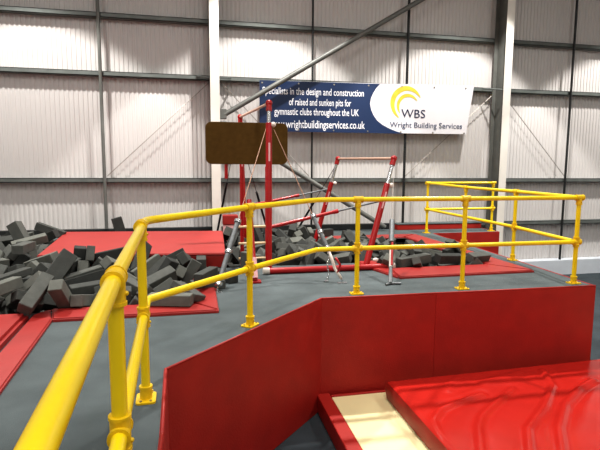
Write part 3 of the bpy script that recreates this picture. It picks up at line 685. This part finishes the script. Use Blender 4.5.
BED = [(574,127,128,1703,8260,-8,880,-12,16,474),(468,122,112,-3208,7736,-10,469,-63,167,-865),(421,142,128,1743,8609,-12,808,367,153,436),
(341,186,98,700,9302,-18,401,-503,-711,-283),(425,147,120,2391,9034,-19,572,-348,283,-687),(391,145,116,-4233,8940,-23,683,-155,-152,-698),
(485,111,123,1412,8743,-26,460,120,-595,-648),(553,140,114,-3211,8752,-29,855,467,-7,-226),(406,159,123,-2690,7276,-30,265,108,207,936),
(475,132,124,-362,6078,-31,348,412,773,333),(345,187,97,-580,6063,-32,397,288,99,866),(485,112,108,-2551,6080,-33,880,-357,-24,313),
(363,152,117,-2667,5543,-33,942,45,-302,142),(361,159,118,1054,8506,-34,869,-52,-249,-424),(424,159,138,2849,8370,-35,935,-141,105,309),
(388,147,114,-3070,7325,-36,358,211,82,-906),(445,156,111,-978,6652,-36,646,-30,-39,-762),(406,125,135,-3569,7906,-36,933,281,0,227),
(368,225,98,-3299,7946,-37,543,-275,754,-247),(526,138,107,-3215,7452,-38,511,688,316,406),(433,154,114,-3925,9061,-40,343,-221,-327,853),
(447,128,127,2643,8846,-40,416,722,545,89),(363,151,117,2130,9018,-41,532,141,-74,832),(419,159,131,-1835,6758,-42,80,153,-675,717),
(314,181,73,2597,8518,-48,963,14,-216,160),(378,132,111,3317,8581,-50,379,-196,-109,-898),(577,134,102,-3648,7503,-53,3,-877,480,-7),
(547,113,129,-1897,6490,-54,588,-635,493,90),(417,145,126,1663,9247,-56,182,525,273,786),(441,158,116,1442,8462,-58,422,-38,332,843),
(394,207,75,-238,6705,-60,232,600,763,-56),(469,133,119,-3222,8436,-61,523,579,-61,-623),(470,122,120,2053,8104,-62,979,-21,-135,-153),
(468,121,135,-1425,6004,-67,470,-380,-299,738),(414,229,95,-3468,7104,-67,381,-917,-101,-64),(461,150,124,1930,7845,-69,703,80,-703,80),
(372,157,137,-3668,8885,-71,548,-310,-350,694),(426,150,130,-2660,6166,-72,318,-157,331,-875),(317,221,72,-200,5678,-72,833,-164,-413,330),
(445,143,125,-2231,5329,-72,392,-479,252,744),(472,132,119,-2962,5809,-72,167,-798,-555,168),(490,135,129,-2743,7857,-74,554,-197,148,-795),
(474,139,127,-4288,6306,-74,658,-623,335,259),(437,148,118,-807,5851,-77,808,210,126,537),(419,138,119,-263,5280,-80,858,-177,-469,-109),
(371,131,111,-2471,6712,-82,370,-894,-217,131),(550,139,111,-4031,8180,-82,542,534,-460,-457),(523,126,116,-2704,5882,-83,818,-171,-311,-452),
(431,137,132,-3610,9354,-85,630,630,-322,322),(392,150,121,-2723,6722,-85,691,451,201,527),(423,147,137,-2382,8779,-86,318,-298,638,-636),
(488,128,117,-2477,9155,-86,918,-222,-80,320),(400,203,98,-2871,8813,-88,820,-137,331,446),(480,148,123,-564,5756,-90,677,-653,-245,235),
(402,128,129,3517,7351,-90,665,51,-79,-741),(363,149,135,2261,7700,-90,749,303,-362,-465),(549,136,111,-2956,8175,-91,275,-5,1,-961),
(431,141,120,-3819,8550,-91,114,-165,710,-676),(422,139,113,-2346,6377,-92,176,-423,80,-885),(471,119,103,1262,7612,-92,815,-15,-11,-579),
(414,158,135,-2031,6540,-93,24,439,-25,898),(465,149,113,2701,7737,-94,493,-53,-705,507),(317,235,76,-2077,6110,-95,932,251,-68,253),
(407,152,118,-3352,9361,-96,501,501,499,-499),(449,122,113,2276,8692,-97,983,0,0,186),(392,148,114,1267,8981,-100,901,184,-48,390),
(464,124,114,-4217,8781,-101,19,-41,-702,710),(382,153,124,-519,6702,-101,232,353,654,-628),(365,131,125,-2242,8711,-101,163,-396,485,-762),
(383,127,121,-2398,7583,-101,850,-226,460,-122),(477,152,121,-2474,5585,-102,466,0,0,885),(462,142,135,3154,8846,-102,920,5,14,-392),
(396,130,135,3485,8780,-102,11,-929,369,28),(408,129,115,4046,8218,-103,2,0,0,1000),(459,152,120,-2411,5788,-105,435,18,11,900),
(467,147,133,-3805,7416,-105,578,576,-132,-562),(460,121,120,3273,7200,-107,822,-33,-1,569),(369,156,135,-1247,6738,-107,349,-564,-427,-615),
(384,149,116,3022,9171,-108,618,343,618,-343),(390,216,73,-3834,8800,-108,350,21,-909,224),(463,139,125,4010,8691,-109,53,-53,-705,705),
(453,120,127,-727,6440,-110,357,894,-179,202),(383,137,135,-3652,8075,-110,85,85,-702,-702),(448,127,126,-2796,6857,-110,841,339,359,222),
(564,129,124,-3343,8234,-110,605,193,-155,756),(550,122,114,-2767,7540,-112,24,190,-980,-59),(449,143,114,-1701,6219,-113,946,-55,-313,59),
(372,158,127,-3573,6219,-114,707,-28,-707,-28),(384,149,139,755,8919,-115,686,-363,572,-265),(364,153,130,1913,8351,-116,840,-160,-406,-321),
(374,137,114,1182,7399,-116,0,476,879,0),(426,159,129,1581,8601,-118,799,-84,-334,493),(575,117,129,3673,7825,-120,464,-660,458,-374),
(365,183,77,3528,8955,-121,370,-15,17,929),(366,132,126,-3431,6745,-122,472,572,416,526),(555,115,127,-1195,6008,-123,875,52,24,-480),
(414,122,131,1855,8572,-124,55,-307,541,781),(368,149,112,858,8067,-124,653,120,38,-747),(448,146,122,-1331,6510,-125,164,268,-31,-949),
(425,157,127,2311,7294,-125,345,604,575,430),(451,140,111,-2499,8205,-125,374,142,-285,871),(450,152,124,2831,9341,-126,962,-23,274,6),
(435,141,112,-4280,8029,-126,128,309,42,-942),(389,141,123,1747,7823,-127,736,-240,-215,-596),(477,122,112,3083,8231,-127,93,77,275,-954),
(415,146,140,2571,7932,-128,734,603,228,215),(391,132,123,2538,8185,-130,922,381,24,57),(471,130,139,2823,8746,-130,557,509,226,616),
(372,196,97,3846,7881,-130,796,87,-101,-590),(380,157,124,-2873,7262,-132,865,-305,129,376),(380,147,123,2264,7970,-133,940,-137,-279,139),
(424,145,121,-2018,8846,-135,570,-259,-606,490),(463,158,128,1231,8331,-135,814,514,253,93),(391,128,123,-3430,9209,-137,924,-314,-211,-58),
(391,154,127,-2058,6733,-137,100,253,-667,693),(376,120,136,-2906,6239,-138,515,83,-300,798),(360,234,97,-2970,7689,-138,903,159,168,-361),
(555,134,125,-1058,6478,-138,657,-30,-39,-752),(461,128,128,-345,6576,-141,197,-375,492,-760),(376,208,87,-2984,8524,-142,317,-227,-198,-900),
(385,121,136,1579,8287,-142,95,-154,-374,-910),(401,208,72,3918,8996,-142,879,1,6,477),(437,128,117,922,8706,-144,219,-219,673,-672),
(393,158,129,1970,8769,-146,698,124,-204,675),(420,157,128,1282,8740,-148,29,-286,698,-656),(409,126,118,-3221,8645,-149,178,-247,-46,-951),
(450,126,113,-4123,7692,-149,91,-133,420,893),(507,137,119,-518,5547,-150,783,-308,-46,538),(433,146,123,2604,8542,-150,160,-200,-83,963),
(370,124,114,1360,7868,-151,155,-295,-439,834),(512,132,112,1543,9021,-153,962,-11,-182,-204),(385,121,131,3974,7522,-155,176,624,-747,147),
(398,142,115,-1584,6596,-156,750,192,332,539),(409,127,114,-4041,7420,-156,603,-260,-36,753),(402,155,130,-3144,5770,-156,195,423,566,680),
(371,141,118,-3373,8882,-157,136,208,248,936),(437,125,128,3789,9239,-157,965,38,10,259),(501,138,118,1884,7459,-158,777,136,249,562),
(395,151,114,-3995,9335,-160,18,193,-91,977),(386,182,71,-3416,8647,-161,289,82,-953,38),(445,130,119,-2899,9091,-162,132,50,-807,574),
(406,157,138,3092,7889,-162,643,146,-100,745),(533,129,119,1625,8114,-163,247,5,405,880),(390,191,77,3785,8475,-163,484,-242,130,831),
(369,150,124,2839,7801,-164,435,200,-100,872),(476,132,121,4001,8395,-167,68,126,-244,-959),(347,209,99,-2950,7875,-167,175,-398,-888,-151),
(364,182,93,-2261,8601,-167,752,-147,209,608),(435,135,126,-3488,8393,-168,97,-310,670,-668),(443,150,133,-3097,6999,-168,85,-80,746,656),
(473,128,127,-512,6333,-169,963,-71,125,228),(381,158,127,-3773,8424,-169,844,-476,-41,245),(351,233,89,-2491,6841,-169,563,-8,189,-804),
(469,139,134,-4213,6680,-169,737,-554,-319,221),(449,127,123,-2634,8803,-171,317,242,-347,-849),(554,114,125,-4218,8576,-172,95,-202,-971,-85),
(362,158,125,4059,8000,-173,0,-196,0,981),(445,152,127,-2228,6261,-174,201,145,30,-968),(506,126,109,-3349,7467,-174,534,-397,-585,465),
(401,157,137,-2360,6600,-175,920,-55,140,362),(308,217,71,3391,7860,-175,250,-932,-237,-111),(531,139,119,3502,8234,-176,358,-228,356,-832),
(417,147,131,1071,8415,-178,653,699,105,271),(379,136,112,-4400,9190,-178,133,752,633,-124),(539,121,116,-3044,8874,-180,224,343,842,350),
(491,127,128,2139,9199,-180,174,-357,700,-594),(429,136,121,-3149,6814,-180,983,16,-145,108),(385,136,111,-2322,7295,-186,356,152,-54,920),
(364,227,87,3300,8438,-186,669,-669,230,-230),(378,219,72,-2825,5234,-190,707,-707,-3,3),(462,133,130,-836,6016,-191,364,-91,-36,-926),
(448,123,128,1454,7970,-193,923,18,94,-373),(382,225,77,-3762,9110,-193,887,82,173,-421),(432,155,140,2426,7457,-194,720,-98,139,-673),
(471,128,127,-3457,7316,-194,578,-487,504,-418),(339,228,76,-3209,6559,-198,184,-118,-975,-41),(364,199,90,493,7488,-198,900,213,25,379),
(461,148,136,1593,9320,-201,0,0,-945,328),(449,156,123,-3211,7727,-201,610,-337,-347,628),(319,216,80,-3653,7610,-202,220,649,-690,-234),
(382,159,119,-2808,6372,-203,93,-244,-903,342),(376,192,89,2433,8896,-204,686,-687,169,-169),(435,145,130,-3548,8716,-205,746,-228,183,-599),
(374,202,71,-2517,7044,-209,600,134,-12,789),(428,136,126,-2701,8168,-213,862,211,110,448),(485,123,127,2907,8350,-213,84,-25,-285,955),
(384,145,120,-3800,5371,-214,66,334,-940,24),(387,138,114,-2426,9095,-217,36,-141,958,-247),(454,145,128,-2022,7895,-221,100,-860,-496,58),
(438,157,129,3295,6847,-221,697,697,120,120),(392,153,114,-2996,8232,-223,465,465,533,533),(390,136,131,-4357,8357,-223,364,-425,630,-539),
(454,152,130,1263,7689,-224,709,705,-1,-1),(463,151,119,-3328,6120,-224,684,-684,-180,180),(470,150,113,-3896,7929,-225,110,-110,-699,699),
(364,149,115,249,8611,-225,513,-514,-487,486),(452,147,135,-2485,8471,-226,700,-700,97,-97),(378,148,122,3611,7625,-226,612,612,-355,-355),
(430,149,132,416,9211,-226,649,649,-281,-281),(417,147,122,-4047,6657,-226,653,-653,-272,272),(446,146,114,2206,8746,-227,619,619,-341,-341),
(415,143,137,-3266,9147,-228,185,185,-683,-683),(378,142,111,-4240,9231,-229,500,500,-500,-500),(443,141,132,2087,8140,-229,623,623,334,334),
(478,152,139,785,7180,-230,614,0,0,-789),(386,156,140,-2262,8919,-230,964,0,0,266),(395,122,139,4036,8228,-230,187,0,0,-982),
(368,131,139,-3582,6914,-230,185,0,0,-983),(371,139,121,-4405,6300,-230,454,-454,-542,542),(394,123,138,1529,7427,-230,1,809,-588,2),
(385,145,137,-3012,6153,-231,811,0,0,-586),(460,131,138,-2553,5719,-231,667,0,0,745),(426,146,137,-367,5860,-231,128,0,0,992),
(406,144,138,3433,7139,-231,952,0,0,308),(456,139,134,-4207,8916,-231,13,-13,-707,707),(391,143,137,-1454,5568,-232,121,0,0,993),
(472,155,137,-4009,8669,-232,981,0,0,-193),(399,133,135,-4300,7329,-232,0,0,0,-1000),(427,137,111,3561,8994,-232,116,116,-698,-698),
(422,142,134,1691,7551,-233,636,0,0,772),(460,145,133,-2327,9318,-233,43,0,0,999),(378,135,130,-4046,8286,-233,681,681,-190,-190),
(398,132,128,864,8205,-234,201,201,678,678),(454,153,132,2930,9028,-234,492,0,0,871),(464,142,131,-794,5716,-234,0,-1000,12,0),
(476,155,132,3358,6706,-234,988,0,0,154),(534,132,118,-3541,6422,-234,238,-238,-666,666),(380,130,114,-2304,6080,-235,694,-694,-135,135),
(427,132,131,-3761,7113,-235,0,-985,-171,0),(471,156,130,2921,7329,-235,992,0,0,-129),(441,132,130,-3871,6375,-235,439,0,0,898),
(440,151,127,-3054,7299,-236,400,0,0,-916),(484,139,128,-463,5406,-236,930,0,0,367),(407,129,139,1080,8999,-236,703,703,73,73),
(387,129,118,990,7401,-236,282,282,648,648),(449,158,126,-1768,6727,-237,621,0,0,784),(480,141,126,3132,8650,-237,479,0,0,-878),
(563,119,127,-2144,5704,-237,981,0,0,193),(387,125,132,-1638,5804,-237,329,-329,626,-626),(471,125,126,1978,7331,-237,836,0,0,549),
(429,130,127,1355,7302,-237,917,0,0,-398),(451,156,123,2188,7438,-238,614,0,0,-789),(389,132,124,3124,8131,-238,992,0,0,129),
(475,124,110,-1849,5549,-238,698,-698,111,-111),(361,132,124,-1241,6169,-238,31,0,0,1000),(466,129,124,3365,7358,-238,383,0,0,-924),
(450,152,124,-402,6185,-238,949,0,0,315),(390,130,123,4106,7446,-238,529,0,0,-849),(404,146,124,-3372,5785,-238,0,-692,722,0),
(374,159,124,-2451,7926,-238,14,0,0,1000),(384,125,125,3535,8856,-238,123,123,-696,-696),(362,157,123,521,7873,-238,0,747,-665,0),
(456,159,122,-2453,7721,-239,74,0,0,-997),(402,138,122,-3694,8159,-239,0,-801,599,0),(438,142,121,-3063,5344,-239,37,0,0,-999),
(577,121,116,4009,8758,-239,457,457,539,539),(417,132,121,2843,6710,-239,619,0,0,-785),(369,141,121,-1841,5990,-240,99,0,0,995),
(367,121,111,-3826,6958,-240,697,697,120,120),(457,147,119,4123,9084,-240,720,0,0,-694),(459,140,119,3608,8699,-241,275,0,0,-961),
(453,133,117,-3971,7759,-242,0,-979,203,0),(395,125,116,2873,8853,-242,491,0,0,871),(398,121,115,-2583,6430,-242,948,0,0,-318),
(395,134,116,1929,8225,-242,390,0,0,-921),(368,128,115,-3955,7314,-243,0,-494,869,0),(475,157,115,-2842,9283,-243,131,0,0,991),
(386,155,114,-1587,6196,-243,777,0,0,-630),(390,130,114,1642,8871,-243,796,0,0,605),(419,121,113,2484,7770,-243,111,0,0,-994),
(383,141,114,-2727,5466,-243,0,-234,-972,0),(464,157,115,-3912,6067,-243,0,-519,-855,0),(405,142,112,-2640,7492,-244,349,0,0,937),
(385,124,111,3394,9207,-244,861,0,0,-508),(534,111,112,3848,6980,-244,626,0,0,-780),(410,158,112,1810,8860,-244,654,0,0,-757),
(473,146,112,701,9178,-244,737,0,0,-676),(464,129,108,2606,9079,-246,840,0,0,-543),(486,127,104,-2816,7000,-248,860,0,0,510),
(545,119,101,-2071,6384,-250,548,0,0,836),(492,115,101,3817,7556,-250,0,-588,-809,0),(330,221,97,-4186,6915,-252,49,0,0,999),
(362,224,92,1043,8669,-254,33,0,0,-999),(351,197,90,3584,7969,-255,889,0,0,-458),(405,236,90,-1146,6451,-255,28,0,0,-1000),
(307,195,88,677,8560,-256,551,0,0,-834),(419,208,85,-1142,5872,-258,724,0,0,690),(332,213,83,1179,8134,-258,500,0,0,-866),
(393,216,80,2547,8150,-260,796,0,0,606),(339,233,80,1941,9236,-260,658,0,0,-753),(306,229,78,-876,6240,-261,323,0,0,-946),
(394,203,75,-3488,6645,-262,415,0,0,910),(402,220,74,884,7972,-263,310,0,0,951),(401,189,75,-2778,6711,-263,945,0,0,327),
(321,191,75,3819,9235,-263,38,0,0,-999),(373,197,72,-3425,7689,-264,661,0,0,751)]
SPECIAL = [
    ((.20, .12, .42), (-1.52, 10.30, .235), (0, -14, 12), 'dark grey foam block standing on end against the wall behind the red mat', 3),
    ((.42, .18, .09), (-1.42, 10.08, .075), (0, 10, -12), 'flat grey foam slab leaning at the foot of the upright block by the wall', 1),
    ((.17, .16, .56), (-2.62, 8.15, .34), (-8, -30, -10), 'grey foam block tilted upright against the left edge of the red mat', 0),
    ((.19, .17, .56), (-1.62, 6.05, .22), (-30, 38, 10), 'large dark foam block leaning up over the near edge of the red mat', 1),
    ((.55, .14, .13), (3.15, 6.62, .10), (0, -4, 12), 'long grey foam block on the red pad right of the low bar', 0),
    ((.52, .14, .13), (3.72, 6.60, .11), (10, 5, 18), 'grey foam block lying at the right corner of the pit, second from its end', 3),
    ((.40, .14, .13), (4.22, 6.64, .10), (20, 2, 20), 'grey foam block at the right end of the pit over the red edge pad', 0),
]

def block_mesh(d, kind):
    bm = NB(); box(bm, -d[0]/2, d[0]/2, -d[1]/2, d[1]/2, -d[2]/2, d[2]/2)
    bmesh.ops.bevel(bm, geom=list(bm.edges), offset=.006, segments=1, affect='EDGES')
    return bm
def region(x, y):
    if y > 9.45: return ('grey foam block lying on the carpet strip behind the red pit mat' if x < .5 else 'grey foam block lying behind the uneven bars by the wall')
    if x < -2.2: return 'grey foam block in the pit left of the large red mat'
    if x < .45 and y < 6.85: return 'grey foam block in the pit in front of the large red mat'
    if x < .45: return 'grey foam block tucked against the edge of the large red mat'
    if x < 2.6: return 'grey foam block in the pit between and behind the uneven bars'
    return 'grey foam block in the pit to the right of the uneven bars'
rnd = random.Random(3)
def foam(d, t, q, label=None, stuff=None, mi=None):
    o = build('foam_block', block_mesh(d, 0), M['foam%d' % (mi if mi is not None else rnd.choice((0, 0, 1, 1, 2, 3)))])
    o.location = t; o.rotation_mode = 'QUATERNION'; o.rotation_quaternion = q
    lab = label or region(t[0], t[1])
    tag(o, lab, 'foam block', None if label else lab.replace('grey foam block', 'grey foam blocks'))
    return o
for r_ in FOAM:
    v = [a/1000 for a in r_]
    foam(v[0:3], v[3:6], Quaternion(v[6:10]))
bm = NB()
for r_ in BED:
    v = [a/1000 for a in r_]
    mt = Matrix.Translation(v[3:6]) @ Quaternion(v[6:10]).to_matrix().to_4x4()
    box(bm, -v[0]/2, v[0]/2, -v[1]/2, v[1]/2, -v[2]/2, v[2]/2, mtx=mt)
tag(build('foam_bed', bm, M['foam3']), 'buried grey foam filling the bottom of the pit', 'foam', kind='stuff')
def eul(*a):
    from mathutils import Euler
    return Euler([R(v) for v in a]).to_quaternion()
for d, t, e, lab, mi in SPECIAL:
    foam(d, t, eul(*e), lab, mi=mi)

# ------------------------------------------------------------------ lights
def area(name, loc, size, power, col=(1, .98, .95), rot=(0, 0, 0)):
    l = bpy.data.lights.new(name, 'AREA'); l.energy = power; l.shape = 'RECTANGLE'; l.size = size[0]; l.size_y = size[1]; l.color = col
    o = bpy.data.objects.new(name, l); o.location = loc; o.rotation_euler = rot; COL.objects.link(o); return o
def spot(name, loc, power, size, blend=.12, col=(1, .96, .92)):
    l = bpy.data.lights.new(name, 'SPOT'); l.energy = power; l.spot_size = R(size); l.spot_blend = blend; l.shadow_soft_size = .12; l.color = col
    o = bpy.data.objects.new(name, l); o.location = loc; COL.objects.link(o); return o
for i, x in enumerate((-3.15, 1.5, 6.1, 10.8)):
    spot('high_bay_and_fill_light', (x, 8.55, 7.3), WALLP, 84)
for x in (-4.5, 1.5, 7.5):
    for y in (-2.4, .8, 4.2):
        area('high_bay_and_fill_light', (x, y, 7.2), (1.2, .8), ROOMP)  # fill panels added under the ceiling for general brightness
w = bpy.data.worlds.new('World'); sc.world = w; w.use_nodes = True
w.node_tree.nodes['Background'].inputs['Color'].default_value = (.9, .95, 1, 1)
w.node_tree.nodes['Background'].inputs['Strength'].default_value = .2

# ------------------------------------------------------------------ camera
cam = bpy.data.cameras.new('Camera'); cam.sensor_width = 36; cam.lens = 487.4176*36/600; cam.clip_start = .05
co = bpy.data.objects.new('Camera', cam); COL.objects.link(co)
r = Vector((0.97793761, -0.20883533, 0.00508341)); u = Vector((0.01945478, 0.11527794, 0.99314274)); f = Vector((0.20798929, 0.97113274, -0.11679748))
mw = Matrix((r, u, -f)).transposed().to_4x4(); mw.translation = (0, 0, 1.456)
co.matrix_world = mw
sc.camera = co
sc.view_settings.view_transform = 'Standard'; sc.view_settings.exposure = 0
sc.view_settings.look = 'Medium High Contrast'
